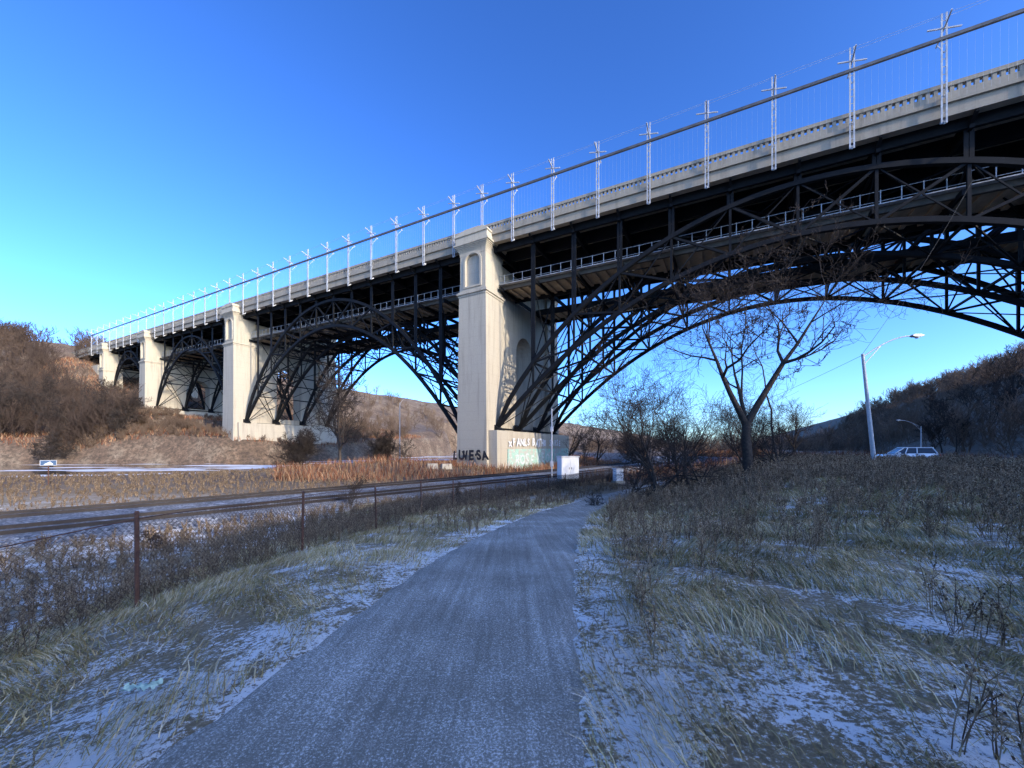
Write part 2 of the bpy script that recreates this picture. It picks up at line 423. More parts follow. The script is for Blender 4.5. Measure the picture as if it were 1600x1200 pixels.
piers = [(-88.5, 3.1, 0, 6, 6), (0, 2.7, -4, 4.6, 1.6), (79, 2.5, 2, 8.5, 8.5), (136, 2.3, 8, 15, 15), (176, 2.3, 18, 25, 25)]
spans = [(-85.4, -3.0, 5.5, 5.0), (3.0, 76.4, 1.8, 8.5), (81.6, 133.5, 9.2, 15.5), (138.5, 173.5, 16.5, 25)]
RIBS = (1.6, 9.5, 17.5, 25.6)
def chords(sp, u):
    s0, s1, z0, z1 = sp; s = s0 + (s1 - s0) * u; L_ = s1 - s0
    mid = zd((s0 + s1) / 2); a = 4 * u * (1 - u)
    zb = z0 + (z1 - z0) * u
    avg = (z0 + z1) / 2
    thick = min(6.0, L_ * .078)
    top = mid - 2.0; low = top - thick
    return s, zb + (low - avg) * a, zb + (top - avg) * a ** .82
stuffcol = MB(); struts = MB()
for si, sp in enumerate(spans):
    L_ = sp[1] - sp[0]; NP = max(6, int(round(L_ / 6.6 / 2)) * 2)
    pts = []
    for k in range(NP + 1):
        s, zl, zu = chords(sp, k / NP); pts.append((s, zl, zu))
    for ri, wv in enumerate(RIBS):
        mb = MB(); cw = .56 if si < 2 else .46
        for k in range(NP):
            for j in range(3):
                u0 = (k + j / 3) / NP; u1 = (k + (j + 1) / 3) / NP
                a = chords(sp, u0); c = chords(sp, u1)
                mb.beam(B(a[0], wv, a[1]), B(c[0], wv, c[1]), cw, cw)
                mb.beam(B(a[0], wv, a[2]), B(c[0], wv, c[2]), cw, cw)
            a, c = pts[k], pts[k + 1]
            if 0 < k: mb.beam(B(a[0], wv, a[1]), B(a[0], wv, a[2]), .28, .28)
            d1 = (B(a[0], wv, a[2]), B(c[0], wv, c[1])); d2 = (B(a[0], wv, a[1]), B(c[0], wv, c[2]))
            if k >= NP / 2: d1, d2 = d2, d1
            mb.beam(*d1, .28, .28)
            if 0 < k < NP - 1: mb.beam(*d2, .13, .13)
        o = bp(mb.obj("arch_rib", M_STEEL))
        for k in range(NP + 1):
            s, zl, zu = pts[k]
            if k in (0, NP): continue
            if zd(s) - .9 - zu < .8: continue
            if ri == 0 or (ri == 1 and si < 2):
                c = MB()
                for ds in (-.2, .2):
                    c.beam(B(s + ds, wv, zu), B(s + ds, wv, zd(s) - .4), .12, .34)
                z = zu + .5; fl = 1
                while z < zd(s) - 1.2:
                    c.beam(B(s - .2 * fl, wv, z), B(s + .2 * fl, wv, z + .6), .05, .05); z += .6; fl = -fl
                bp(c.obj("spandrel_column", M_STEEL))
            else:
                stuffcol.beam(B(s, wv, zu), B(s, wv, zd(s) - .4), .42, .4)
    for k in range(NP + 1):
        s, zl, zu = pts[k]
        for za in (zl, zu): struts.beam(B(s, RIBS[0], za), B(s, RIBS[-1], za), .24, .28)
        if k < NP:
            s2, zl2, zu2 = pts[k + 1]
            for (w1, w2) in ((RIBS[0], RIBS[1]), (RIBS[1], RIBS[2]), (RIBS[2], RIBS[3])):
                struts.beam(B(s, w1, zl), B(s2, w2, zl2), .15); struts.beam(B(s, w2, zl), B(s2, w1, zl2), .15)
            for (w1, w2) in ((RIBS[0], RIBS[1]), (RIBS[2], RIBS[3])):
                struts.beam(B(s, w1, zu), B(s2, w2, zu2), .14); struts.beam(B(s, w2, zu), B(s2, w1, zu2), .14)
        if 0 < k < NP:
            for (w1, w2) in ((RIBS[0], RIBS[1]), (RIBS[2], RIBS[3])):
                struts.beam(B(s, w1, zl), B(s, w2, zu), .15); struts.beam(B(s, w2, zl), B(s, w1, zu), .15)
                if zd(s) - zu > 9:
                    zm = zd(s) - 7.2
                    struts.beam(B(s, w1, zu), B(s, w2, zm), .15); struts.beam(B(s, w2, zu), B(s, w1, zm), .15)
    for k in range(NP + 1):
        s = pts[k][0]; zz = zd(s)
        struts.beam(B(s, 1, zz - .5), B(s, 26.2, zz - .5), .35, 1.3)
        struts.beam(B(s, .1, zz - .1), B(s, 1.6, zz - .9), .25, .3)
        struts.beam(B(s, 2.5, zz - 6.6), B(s, 25, zz - 6.6), .3, .6)
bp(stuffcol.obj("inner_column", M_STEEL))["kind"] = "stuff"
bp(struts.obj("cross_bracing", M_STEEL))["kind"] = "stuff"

SLW = ((4.2, 9.2), (17.8, 23.0))
mb = MB()
for a, c in [(-100, 0 - 2.2), (2.2, 76.8), (81.2, 134), (138.1, 173.8)]:
    for w0, w1 in SLW: sbox(mb, a, c, w0, w1, -6.1, -5.75)
    s = a
    while s < c:
        for w0, w1 in SLW: sbox(mb, s, s + .5, w0, w1, -6.4, -6.1)
        s += 1.65
bp(mb.obj("subway_deck", M_SLAB))
mb = MB()
for a, c in [(-100, -2.2), (2.2, 76.8), (81.2, 134), (138.1, 173.8)]:
    for wv in (9.5, 17.5, 23.3): sbox(mb, a, c, wv - .15, wv + .15, -6.8, -5.7)
bp(mb.obj("subway_girder", M_STEEL))["kind"] = "stuff"
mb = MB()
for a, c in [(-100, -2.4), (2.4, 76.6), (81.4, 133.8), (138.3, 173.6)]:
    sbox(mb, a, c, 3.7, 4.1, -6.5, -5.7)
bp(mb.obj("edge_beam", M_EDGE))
mb = MB()
for a, c in [(-100, -2.4), (2.4, 76.6), (81.4, 133.8)]:
    for h in (-4.3, -5.4): sbox(mb, a, c, 3.15, 3.20, h, h + .04)
    sbox(mb, a, c, 3.0, 3.69, -5.8, -5.7)
    s = a
    while s < c: sbox(mb, s, s + .08, 3.14, 3.22, -5.7, -4.2); s += 1.72
bp(mb.obj("walkway_railing", M_MAST))

# piers
def arch_poly(c_, half, z0, zspring, fn, k=14):
    pts = [fn(c_ - half, z0), fn(c_ + half, z0)]
    for i in range(k + 1):
        t = math.pi * i / k; pts.append(fn(c_ + half * math.cos(t), zspring + half * math.sin(t)))
    return pts
def boolean_cut(mb, cutter, mat, name):
    o = mb.obj(name, mat); c = cutter.obj("cutter", mat)
    md = o.modifiers.new("b", 'BOOLEAN'); md.object = c; md.operation = 'DIFFERENCE'; md.solver = 'EXACT'
    dg = bpy.context.evaluated_depsgraph_get(); me = bpy.data.meshes.new_from_object(o.evaluated_get(dg))
    o.modifiers.clear(); o.data = me
    bpy.data.objects.remove(c, do_unlink=True)
    return o
pier_objs = {}
for idx, (ps, hw, zb, zsp_r, zsp_l) in enumerate(piers):
    top = zd(ps) - .1; belt = zd(ps) - 8.6
    zb0 = zb - 9
    pe = bp(empty("pier", (0, 0, 0))); pe.location = (0, 0, 0)
    pe.matrix_parent_inverse = BINV
    def pc(o, pe=pe): o.parent = pe; return o
    pier_objs[idx] = pc
    for nm, w0, w1, sgn in (("near", -1.3, 4.2, 1), ("far", 23.4, 29.0, -1)):
        mb = MB(); zf = zb + 5
        abox(mb, ps - hw - .3, ps + hw + .3, w0 - .2, w1 + .1, zb0, zf, .55, .45)
        abox(mb, ps - hw, ps + hw, w0, w1, zf, belt, .3, .2)
        pc(mb.obj("pylon_shaft", M_CONC))
        mb = MB(); abox(mb, ps - hw + .15, ps + hw - .15, w0 + .15, w1 - .1, belt + .9, top)
        cut = MB(); wf = w0 + .15 if sgn == 1 else w1 - .1
        poly = arch_poly(ps, 1.45, belt + 1.7, belt + 5.6, lambda a, z, wf=wf, sgn=sgn: B(a, wf - .6 * sgn, z))
        cut.prism(poly, Vector((N[0] * 1.0 * sgn, N[1] * 1.0 * sgn, 0)))
        pc(boolean_cut(mb, cut, M_CONC, "pylon_head"))
        if sgn == 1:
            mo = MB()
            out = arch_poly(ps, 1.8, belt + 1.4, belt + 5.6, lambda a, z: (a, z)); inn = arch_poly(ps, 1.46, belt + 1.69, belt + 5.6, lambda a, z: (a, z))
            for a in range(len(out)):
                b_ = (a + 1) % len(out)
                q = [out[a], out[b_], inn[b_], inn[a]]
                mo.hexa([B(x, wf - .14, z) for x, z in q] + [B(x, wf + .05, z) for x, z in q])
            pc(mo.obj("niche_moulding", M_CONC))
        mb = MB()
        abox(mb, ps - hw - .1, ps + hw + .1, w0 - .1, w1 + .05, belt + .0, belt + .35)
        abox(mb, ps - hw - .3, ps + hw + .3, w0 - .3, w1 + .2, belt + .35, belt + .62)
        abox(mb, ps - hw - .12, ps + hw + .12, w0 - .12, w1 + .08, belt + .62, belt + .9)
        pc(mb.obj("belt_course", M_CONC))
        mb = MB()
        for q in range(8):
            a0 = top - 1.6 + q * .2; g_ = .0 + .62 * (q / 7) ** 2
            abox(mb, ps - hw - g_ + .1, ps + hw + g_ - .1, w0 - g_ * .9 + .1, w1 + .1, a0, a0 + .2)
        abox(mb, ps - hw - .75, ps + hw + .75, w0 - .6, w1 + .1, top, top + .3)
        abox(mb, ps - hw - .45, ps + hw + .45, w0 - .35, w0 + 1.9, top + .3, top + 1.5)
        for q in range(9):
            f = math.sqrt(1 - (q / 9) ** 2)
            abox(mb, ps - (hw + .6) * f, ps + (hw + .6) * f, w0 - .5 + q * .03, w0 + 2.0, top + 1.5 + q * .12, top + 1.62 + q * .12)
        pc(mb.obj("capital", M_CONC))
    mb = MB(); abox(mb, ps - hw + .6, ps + hw - .6, 4.2, 23.4, zb0, top - 1.6)
    cut = MB(); poly = arch_poly(13.8, 3.6, zb + 8, zd(ps) - 16, lambda a, z: B(ps - 8, a, z))
    cut.prism(poly, Vector((D[0] * 16, D[1] * 16, 0)))
    pc(boolean_cut(mb, cut, M_CONC, "cross_wall"))
    mb = MB()
    if idx == 1:
        abox(mb, ps - hw - 1.9, ps - .1, -.9, 31.5, zb0, zsp_r, .2, .05)
        abox(mb, ps + .1, ps + hw + .9, -.8, 28.6, zb0, zsp_l, .2, .05)
    else:
        abox(mb, ps - hw - 1.0, ps - .1, -.5, 28.6, zb0, zsp_r, .2, .05)
        abox(mb, ps + .1, ps + hw + .6, -.4, 28.6, zb0, zsp_l, .2, .05)
    pc(mb.obj("plinth", M_CONC))
    for wv in RIBS:
        mb = MB()
        mb.prism([B(ps - hw - 1.6, wv - .7, zsp_r), B(ps - hw + .3, wv - .7, zsp_r), B(ps - hw + .3, wv - .7, zsp_r + 1.4)], Vector((N[0] * 1.4, N[1] * 1.4, 0)))
        pc(mb.obj("bearing", M_STEEL))
        mb = MB()
        mb.prism([B(ps + hw + 1.1, wv - .7, zsp_l), B(ps + hw - .3, wv - .7, zsp_l), B(ps + hw - .3, wv - .7, zsp_l + 1.2)], Vector((N[0] * 1.4, N[1] * 1.4, 0)))
        pc(mb.obj("bearing", M_STEEL))
mb = MB(); abox(mb, 186, 236, 0.2, 26.5, 18, 35.6); bp(mb.obj("abutment", M_CONC))

# graffiti
def flat_mat(name, c):
    m_, nt_, b_ = new_mat(name)
    nt_.links.new(ramp(nt_, noise(nt_, 3, 6, .7, pos(nt_)), [(.3, tuple(x * .7 for x in c)), (.6, c)]), b_.inputs['Base Color']); b_.inputs['Roughness'].default_value = .7
    return m_
M_GB = flat_mat("black_spray", (.012, .012, .015)); M_GW = flat_mat("white_spray", (.75, .75, .75))
m, nt, b = new_mat("pale_green_paint"); M_GG = m
v = pos(nt); c = mix(nt, ramp(nt, noise(nt, .9, 7, .75, v), [(.44, 0), (.52, 1)]), (.43, .40, .34), (.30, .5, .40))
c = mix(nt, ramp(nt, noise(nt, 1.6, 5, .6, v, 2.0), [(.57, 0), (.6, .8)]), c, (.62, .66, .62))
nt.links.new(c, b.inputs['Base Color']); b.inputs['Roughness'].default_value = .85
def text_on(txt, size, origin, xax, mat, pc, off=.06, adv=.62, name="graffiti", seed=1, squash=1.0):
    r = random.Random(seed); x = Vector(xax).normalized(); z = Vector((0, 0, 1)); nrm = x.cross(z); V = []; F = []
    cx = 0
    for ch in txt:
        if ch == ' ': cx += size * .4; continue
        cu = bpy.data.curves.new("t", 'FONT'); cu.body = ch; cu.size = size * r.uniform(.9, 1.2); cu.offset = off; cu.shear = r.uniform(-.1, .2); cu.resolution_u = 3
        to = link(bpy.data.objects.new("t", cu)); dg = bpy.context.evaluated_depsgraph_get()
        me = bpy.data.meshes.new_from_object(to.evaluated_get(dg)); bpy.data.objects.remove(to, do_unlink=True)
        a = r.uniform(-.13, .13); dz = r.uniform(-.07, .07) * size; bse = len(V)
        for vv in me.vertices:
            xx = vv.co.x; yy = vv.co.y * squash
            px = cx + xx * math.cos(a) - yy * math.sin(a); py = dz + xx * math.sin(a) + yy * math.cos(a)
            V.append(Vector(origin) + x * px + z * py + nrm * (.002 * (len(F) % 7)))
        F += [[bse + q for q in p.vertices] for p in me.polygons]
        cx += size * adv * (.5 if ch in 'I·' else 1)
    me = bpy.data.meshes.new(name); me.from_pydata([tuple(q) for q in V], [], F); me.materials.append(mat)
    return pc(link(bpy.data.objects.new(name, me)))
xa = (-D[0], -D[1], 0)
pc = pier_objs[1]
text_on("LUVE·SA", 1.7, B(3.4, -2.06, -.2), xa, M_GB, pc, .09, .64, seed=3, squash=1.15)
xs_ = (N[0], N[1], 0); sside = -2.7 - 1.9 - .24
text_on("xFANLS", 1.9, B(sside, 2.6, 2.1), xs_, M_GW, pc, .07, .72, seed=4, squash=.9)
text_on("BATHS", 1.7, B(sside, 11.5, 2.1), xs_, M_GW, pc, .10, .8, seed=5)
text_on("SARSE", 1.6, B(sside, 19.5, 2.2), xs_, M_GW, pc, .06, .8, seed=6)
mb = MB()
mb.hexa([B(sside - .05, 2.2, -2.2), B(sside + .15, 2.2, -2.2), B(sside + .15, 30.4, -2.2), B(sside - .05, 30.4, -2.2), B(sside - .0, 2.4, 1.5), B(sside + .2, 2.4, 1.5), B(sside + .2, 30.2, 1.6), B(sside - .0, 30.2, 1.6)])
pc(mb.obj("painted_band", M_GG))
text_on("ROSE KEO", 2.6, B(sside - .07, 4.6, -1.2), xs_, flat_mat("faded_white", (.6, .66, .62)), pc, .06, .75, seed=8)

# veil masts and rods
mast_t = [-4.5, 1.4] + [7.2 + 6.9 * k for k in range(9)]
mast_s = sorted([-t for t in mast_t] + [11.4 + 6.9 * k for k in range(27)])
def mast_mesh():
    mb = MB()
    ex = Vector((D[0], D[1], 0)); en = Vector((N[0], N[1], 0)); z = Vector((0, 0, 1))
    for ds in (-.17, .17):
        mb.beam(ex * ds + z * -.9, ex * ds + z * 9.9, .085, .13)
    k = -.6
    while k < 9.6: mb.beam(ex * -.17 + z * k, ex * .17 + z * k, .045, .045); k += .75
    mb.beam(ex * -1.2 + z * 8.05, ex * 1.2 + z * 8.75, .11, .11)
    mb.beam(en * -1.5 + z * 8.8, en * 1.7 + z * 8.0, .11, .11)
    mb.beam(en * 1.5 + z * 8.1, z * 6.0, .06, .06)
    mb.beam(en * -.1 + z * -.9, en * .7 + z * -.3, .14, .2)
    mb.beam(en * -.1 + z * 1.8, en * .7 + z * 1.8, .1, .1)
    return mb
base = mast_mesh().obj("veil_mast", M_MAST); me_mast = base.data; bpy.data.objects.remove(base)
for s in mast_s:
    o = bpy.data.objects.new("veil_mast", me_mast); link(o); bp(o); o.location = B(s, -.45, zd(s))
for a, c in zip(mast_s[:-1], mast_s[1:]):
    nrod = int((c - a) / .5)
    mbv = MB()
    for k in range(1, nrod):
        s = a + (c - a) * k / nrod
        mbv.beam(B(s, -.3, zd(s) + 1.5), B(s, -.35, zd(s) + 7.3), .006, .006)
    bp(mbv.obj("veil_panel", M_ROD))
mb = MB(); sbox(mb, -72, mast_s[-1], -.6, -.35, 7.25, 7.55); bp(mb.obj("veil_beam", M_RAIL))
mb = MB()
for a, c in zip(mast_s[:-1], mast_s[1:]):
    mb.beam(B(a, -1.7, zd(a) + 8.8), B(c, -1.7, zd(c) + 8.8), .015)
    mb.beam(B(a, -.4, zd(a) + 9.7), B(c, -.4, zd(c) + 9.5), .015)
bp(mb.obj("stay_cable", M_MAST))
mb = MB(); sbox(mb, -20, 190, 27.3, 27.5, 7.3, 7.6)
s = -20
while s < 190:
    mb.beam(B(s, 27.4, zd(s)), B(s, 27.4, zd(s) + 9.5), .22, .16); s += 6.9
s = -20
while s < 190:
    mb.beam(B(s, 27.4, zd(s) + 3), B(s, 27.4, zd(s) + 7.3), .012); s += .5
bp(mb.obj("rear_veil", M_ROD))

# ------------------------------------------------------------------ trees
def tree_segs(rng, Ht, r0, levels, lean=(0, 0), kids=1, first=.3, wobv=.16, n0=7, up=.06, ratio=.62, rmin=.006, ang0=(.45, 1.0), start=(0, 0, -.3)):
    out = []
    def grow(p, d, Ln, r, lvl):
        n = n0 if lvl == 0 else 4
        for i in range(n):
            d = d + rng.normal(0, wobv * (1 if lvl else .5), 3) + np.array([0, 0, up]); d /= np.linalg.norm(d)
            q = p + d * Ln / n
            tp = .85 if lvl == 0 else .7
            f0 = 1 - tp * i / n; f1 = 1 - tp * (i + 1) / n
            ra, rb = max(r * f0, rmin), max(r * f1, rmin)
            out.append((*p, *q, ra, rb, lvl))
            p = q
            if lvl < levels and (lvl > 0 or (i + 1) / n >= first):
                for _ in range(kids if lvl else kids + (1 if rng.random() < .5 else 0)):
                    a = rng.normal(0, 1, 3); a -= d * (a @ d); a /= np.linalg.norm(a)
                    ang = rng.uniform(*ang0)
                    nd_ = d * math.cos(ang) + a * math.sin(ang)
                    grow(p, nd_, Ln * ratio * rng.uniform(.65, 1.1) * (1 if lvl else 1.05 - .35 * i / n), rb * rng.uniform(.6, .85), lvl + 1)
    d = np.array([lean[0], lean[1], 1.0]); d /= np.linalg.norm(d)
    grow(np.array(start, float), d, Ht * .62, r0, 0)
    return np.array(out)
def tubes(S, k):
    p = S[:, 0:3]; q = S[:, 3:6]; d = q - p; d /= np.linalg.norm(d, axis=1)[:, None] + 1e-9
    a = np.cross(d, np.array([.31, .17, .93])); a /= np.linalg.norm(a, axis=1)[:, None] + 1e-9
    b_ = np.cross(d, a); t = np.arange(k) * 2 * np.pi / k
    ring = a[:, None, :] * np.cos(t)[None, :, None] + b_[:, None, :] * np.sin(t)[None, :, None]
    V = np.concatenate([p[:, None] + ring * S[:, 6][:, None, None], q[:, None] + ring * S[:, 7][:, None, None]], 1)
    base = (np.arange(len(S)) * 2 * k)[:, None]; F = []
    for i in range(k):
        j = (i + 1) % k; F.append(np.concatenate([base + i, base + k + i, base + k + j, base + j], 1))
    F = np.stack(F, 1).reshape(-1, 4)
    return V.reshape(-1, 3), F
def put_tree(S, x, y, label, name="bare_tree", cat="tree", group=None):
    e = empty(name, (x, y, Hs(x, y))); tag(e, label, cat, group)
    thick = S[:, 8] <= 1
    V, F = tubes(S[thick], 8); np_obj("trunk", V, F, M_BARK, e, True)
    V, F = tubes(S[~thick], 3); np_obj("crown", V, F, M_TWIG, e)
    return e
def place_tree(x, y, Ht, r0, levels, label, name="bare_tree", cat="tree", group=None, seed=0, **kw):
    rng = np.random.default_rng(seed); return put_tree(tree_segs(rng, Ht, r0, levels, **kw), x, y, label, name, cat, group)
rng = np.random.default_rng(5)
T = [(0, 0, -.3, .06, 0, 1.3, .36, .31, 0), (.06, 0, 1.3, -.02, .1, 2.8, .31, .29, 0), (-.02, .1, 2.8, .05, .1, 3.9, .29, .27, 0)]
S = np.concatenate([np.array(T),
    tree_segs(rng, 11.5, .22, 5, lean=(-.45, .1), start=(.02, .1, 3.6), first=.35, ratio=.68, rmin=.008, wobv=.2, n0=6, up=.04),
    tree_segs(rng, 14.5, .24, 5, lean=(.7, -.1), start=(.03, .1, 3.6), first=.4, ratio=.68, rmin=.008, wobv=.22, n0=6, up=.08),
    tree_segs(rng, 11, .15, 4, lean=(.1, .4), start=(.03, .1, 3.7), first=.3, ratio=.66, rmin=.009, wobv=.2, n0=5)])
put_tree(S, 15.6, 25.5, "forked leafless tree with dark spreading branches beside the path")
place_tree(17.6, 28.5, 23, .12, 5, "tall thin leafless tree with tangled twigs against the bridge", seed=8, lean=(.03, 0), first=.66, ratio=.46, rmin=.017, wobv=.34, n0=10, kids=1, ang0=(.8, 1.6))
place_tree(20.5, 29.5, 21, .10, 5, "tall thin leafless tree with tangled twigs against the bridge", seed=12, lean=(-.03, 0), first=.7, ratio=.42, rmin=.015, wobv=.3, n0=10, kids=1, ang0=(.8, 1.6))
TG = "bare trees and shrubs beside the path"
for k, (x, y, h, r, lv) in enumerate([(9.3, 24.5, 8.5, .15, 5), (10.6, 28, 10.5, .16, 5), (8.3, 26.5, 5.5, .1, 4), (12.8, 29, 9.5, .13, 4), (18.8, 31, 8, .12, 4), (22, 35, 7, .1, 5), (11.6, 23.2, 5, .09, 4), (7.4, 22.6, 2.6, .05, 4), (19.3, 27.5, 5, .1, 4), (26, 37, 7, .1, 4), (12.0, 25.8, 8, .12, 4)]):
    place_tree(x, y, h, r, lv, "leafless dark multi-branched tree in dry weeds" if h > 4.5 else "low leafless shrub in dry weeds", name="bare_tree" if h > 4.5 else "shrub", cat="tree" if h > 4.5 else "shrub", group=TG, seed=20 + k, first=.05, wobv=.2, rmin=.008, ratio=.68, lean=(random.uniform(-.3, .3), 0))
GB = "bare trees near the bridge"
place_tree(-29.5, 66, 18, .30, 5, "broad leafless tree on the grassy bank before the arch", group=GB, seed=59, first=.15, wobv=.16, rmin=.024, ratio=.64)
for k, (x, y, h) in enumerate([(-26, 78, 8), (-20, 74, 6), (-35, 64, 7), (12, 82, 14), (20, 90, 15), (33, 78, 12), (40, 96, 14), (27, 66, 8), (-12, 95, 10), (46, 70, 10), (60, 82, 13), (14, 74, 8), (24, 76, 9), (52, 90, 14), (70, 95, 14), (8, 90, 12), (-2, 100, 12), (30, 100, 14)]):
    place_tree(x, y, h, h * .016, 4, "leafless tree in sunlit brush near the bridge", group=GB, seed=60 + k, first=.1, wobv=.2, rmin=.018, kids=1 if k % 2 else 2 if h < 9 else 1)
for k, (x, y, h) in enumerate([(-112, 98, 15), (-124, 103, 14), (-104, 104, 11), (-137, 112, 16), (-129, 97, 14), (-117, 112, 13), (-100, 97, 9), (-142, 106, 17), (-109, 91, 9)]):
    place_tree(x, y, h, h * .017, 5, "dark leafless tree on the river bank", group="bare trees on the river bank", seed=110 + k, first=.08, wobv=.17, rmin=.028, ratio=.6)
for k, (x, y, h) in enumerate([(122, 98, 17), (135, 104, 19), (148, 113, 21), (112, 100, 14), (140, 118, 20), (128, 112, 18), (104, 90, 11), (92, 84, 9), (118, 91, 15), (130, 100, 18)]):
    place_tree(x, y, h, h * .014, 5, "tall leafless tree on the wooded hillside", group="bare trees on the hillside", seed=130 + k, first=.25, wobv=.14, rmin=.026, ratio=.55, ang0=(.35, .8), up=.1)
for k, (x, y, h) in enumerate([(-9.5, 22.5, 2.4), (-3.6, 26, 1.6), (-13, 14, 1.2), (4.5, 21.5, 1.2)]):
    place_tree(x, y, h, .03, 4, "small leafless shrub beside the railway", name="shrub", cat="shrub", group="small shrubs beside the railway", seed=90 + k, first=.0, wobv=.2, rmin=.006)

bases = []
for k in range(6):
    rng = np.random.default_rng(200 + k)
    S = tree_segs(rng, 1.0, .013, 4, first=.2, wobv=.15, rmin=.0018, n0=6, ratio=.56, up=.14, ang0=(.35, .8))
    bases.append(S)
def wood(name, pts, label, hmin, hmax, rng, mat=M_TWIGF):
    Vs, Fs, off = [], [], 0
    zz = H(pts[:, 0], pts[:, 1], True)
    for (x, y), z in zip(pts, zz):
        S = bases[rng.integers(6)].copy(); sc = rng.uniform(hmin, hmax); a = rng.uniform(0, 6.28); c, s_ = math.cos(a), math.sin(a)
        S[:, :8] *= sc
        dist = math.hypot(x, y); S[:, 6:8] = np.maximum(S[:, 6:8], dist * .00014)
        if dist > 150: S = S[(S[:, 8] < 4) | (rng.random(len(S)) < .6)]
        for i0 in (0, 3):
            X_, Y_ = S[:, i0].copy(), S[:, i0 + 1].copy(); S[:, i0] = X_ * c - Y_ * s_ + x; S[:, i0 + 1] = X_ * s_ + Y_ * c + y; S[:, i0 + 2] += z
        V, F = tubes(S, 3); Vs.append(V); Fs.append(F + off); off += len(V)
    o = np_obj(name, np.concatenate(Vs), np.concatenate(Fs), mat); tag(o, label, "woodland", kind="stuff"); return o
rng = np.random.default_rng(3)
def sample(nn, cond, xr, yr):
    x = rng.uniform(*xr, nn * 60); y = rng.uniform(*yr, nn * 60)
    s = (x - P0[0]) * D[0] + (y - P0[1]) * D[1]; w_ = (x - P0[0]) * N[0] + (y - P0[1]) * N[1]
    ok = cond(x, y, s, w_) & (polydist(x, y, RIVER) > 25) & (polydist(x, y, TRACK) > 9) & (polydist(x, y, ROAD) > 8)
    return np.stack([x[ok], y[ok]], 1)[:nn]
vis = lambda x, y: (np.abs(x) < 1.45 * y + 12)
wood("woodland", sample(400, lambda x, y, s, w_: (s > 70) & (w_ < -9) & (x / y < -1.0) & vis(x, y) & (y < 200), (-300, -50), (50, 200)), "dense leafless dark woodland on the valley side", 10, 18, rng, M_TWIGD)
wood("woodland", sample(180, lambda x, y, s, w_: (s > 185) & (x / y < -.95) & vis(x, y) & (y > 120), (-420, -120), (120, 300)), "dense leafless dark woodland on the hilltop", 12, 18, rng, M_TWIGD)
wood("brush", sample(520, lambda x, y, s, w_: (s > 55) & (w_ < -1) & (x / y < -.45) & (x / y > -1.2) & vis(x, y) & (y < 130), (-170, -40), (85, 130)), "low leafless rusty brush on the river bank", 1.8, 5, rng)
wood("brush", sample(330, lambda x, y, s, w_: (s > 8) & (s < 190) & (w_ > 33) & (w_ < 75), (-190, 60), (80, 230)), "leafless brush and saplings behind the bridge", 4, 11, rng)
wood("brush", sample(180, lambda x, y, s, w_: (s > 60) & (s < 172) & (w_ > 1) & (w_ < 26), (-190, 60), (80, 230)), "low leafless brush under the arches", 1.5, 3.5, rng)
wood("woodland", sample(420, lambda x, y, s, w_: (w_ > 70) & (s > -110) & vis(x, y), (-330, 260), (120, 330)), "leafless woodland beyond the bridge", 10, 17, rng)
wood("woodland", sample(460, lambda x, y, s, w_: (s < -84) & (y > 48) & (w_ > -30) & (x > 60) & vis(x, y), (60, 330), (48, 300)), "leafless wood on the far hillside", 11, 20, rng)
wood("woodland", sample(90, lambda x, y, s, w_: (SX * x + SY * y > 92) & (SX * x + SY * y < 120) & (y < 0), (0, 190), (-180, 0)), "leafless trees added on the unseen ridge to dapple its shade", 6, 10, rng)  # out-of-view trees, added to break up the ridge's straight shadow edge

# ------------------------------------------------------------------ grass
def blades(name, xs, ys, hgt, wid, lean, mat, label, az=None):
    n_ = len(xs); z = H(xs, ys, True) - .01
    a = RNG.uniform(0, 2 * np.pi, n_) if az is None else az; wa = RNG.uniform(0, np.pi, n_)
    ld = np.stack([np.cos(a), np.sin(a), 0 * a], 1); wd = np.stack([np.cos(wa), np.sin(wa), 0 * a], 1) * wid[:, None]
    base = np.stack([xs, ys, z], 1); V = np.empty((n_, 6, 3))
    for k, (u_, wf) in enumerate(((0, 1), (.5, .8), (1, .12))):
        c = base + ld * (lean * hgt * u_ ** 1.6)[:, None]; c[:, 2] += hgt * u_ * np.sqrt(np.clip(1 - (lean * .75 * u_) ** 2, .05, 1))
        V[:, 2 * k] = c - wd * wf / 2; V[:, 2 * k + 1] = c + wd * wf / 2
    b_ = (np.arange(n_) * 6)[:, None]
    F = np.concatenate([b_ + np.array([[0, 1, 3, 2]]), b_ + np.array([[2, 3, 5, 4]])], 0)
    o = np_obj(name, V.reshape(-1, 3), F, mat); tag(o, label, "grass", kind="stuff"); return o
def scatter(nn, xr, yr, cond, pw=1.0):
    y = yr[0] + (yr[1] - yr[0]) * RNG.random(nn) ** pw; x = RNG.uniform(xr[0], xr[1], nn)
    ok = cond(x, y); return x[ok], y[ok]
def clump(x, y, sc): 
    return (np.sin(x * sc + 2 * np.sin(y * sc * .7)) + np.sin(y * sc * 1.3 + 1.7 * np.sin(x * sc * .9 + 1)) + .8 * np.sin((x + y) * sc * 2.1)) / 2.8
dpath = lambda x, y: polydist(x, y, PATH)
pxf = lambda y: np.interp(y, px_tab_y, px_tab_x)
x, y = scatter(500000, (0, 30), (.3, 26), lambda x, y: (x > pxf(y)) & (x < 1.5 * y + 3), 1.5)
dd_ = dpath(x, y); k = (dd_ > PW - .02) & ((dd_ > PW + .4) | (RNG.random(len(x)) < .6)); x, y = x[k], y[k]
k = (clump(x, y, 1.7) + .6 * clump(x + 5, y, 5.1) + RNG.normal(0, .35, len(x))) > -.25; x, y = x[k], y[k]
d_ = np.hypot(x, y); n_ = len(x); az = 2.4 * clump(x, y, .9) + RNG.normal(0, .6, n_) + 3.5
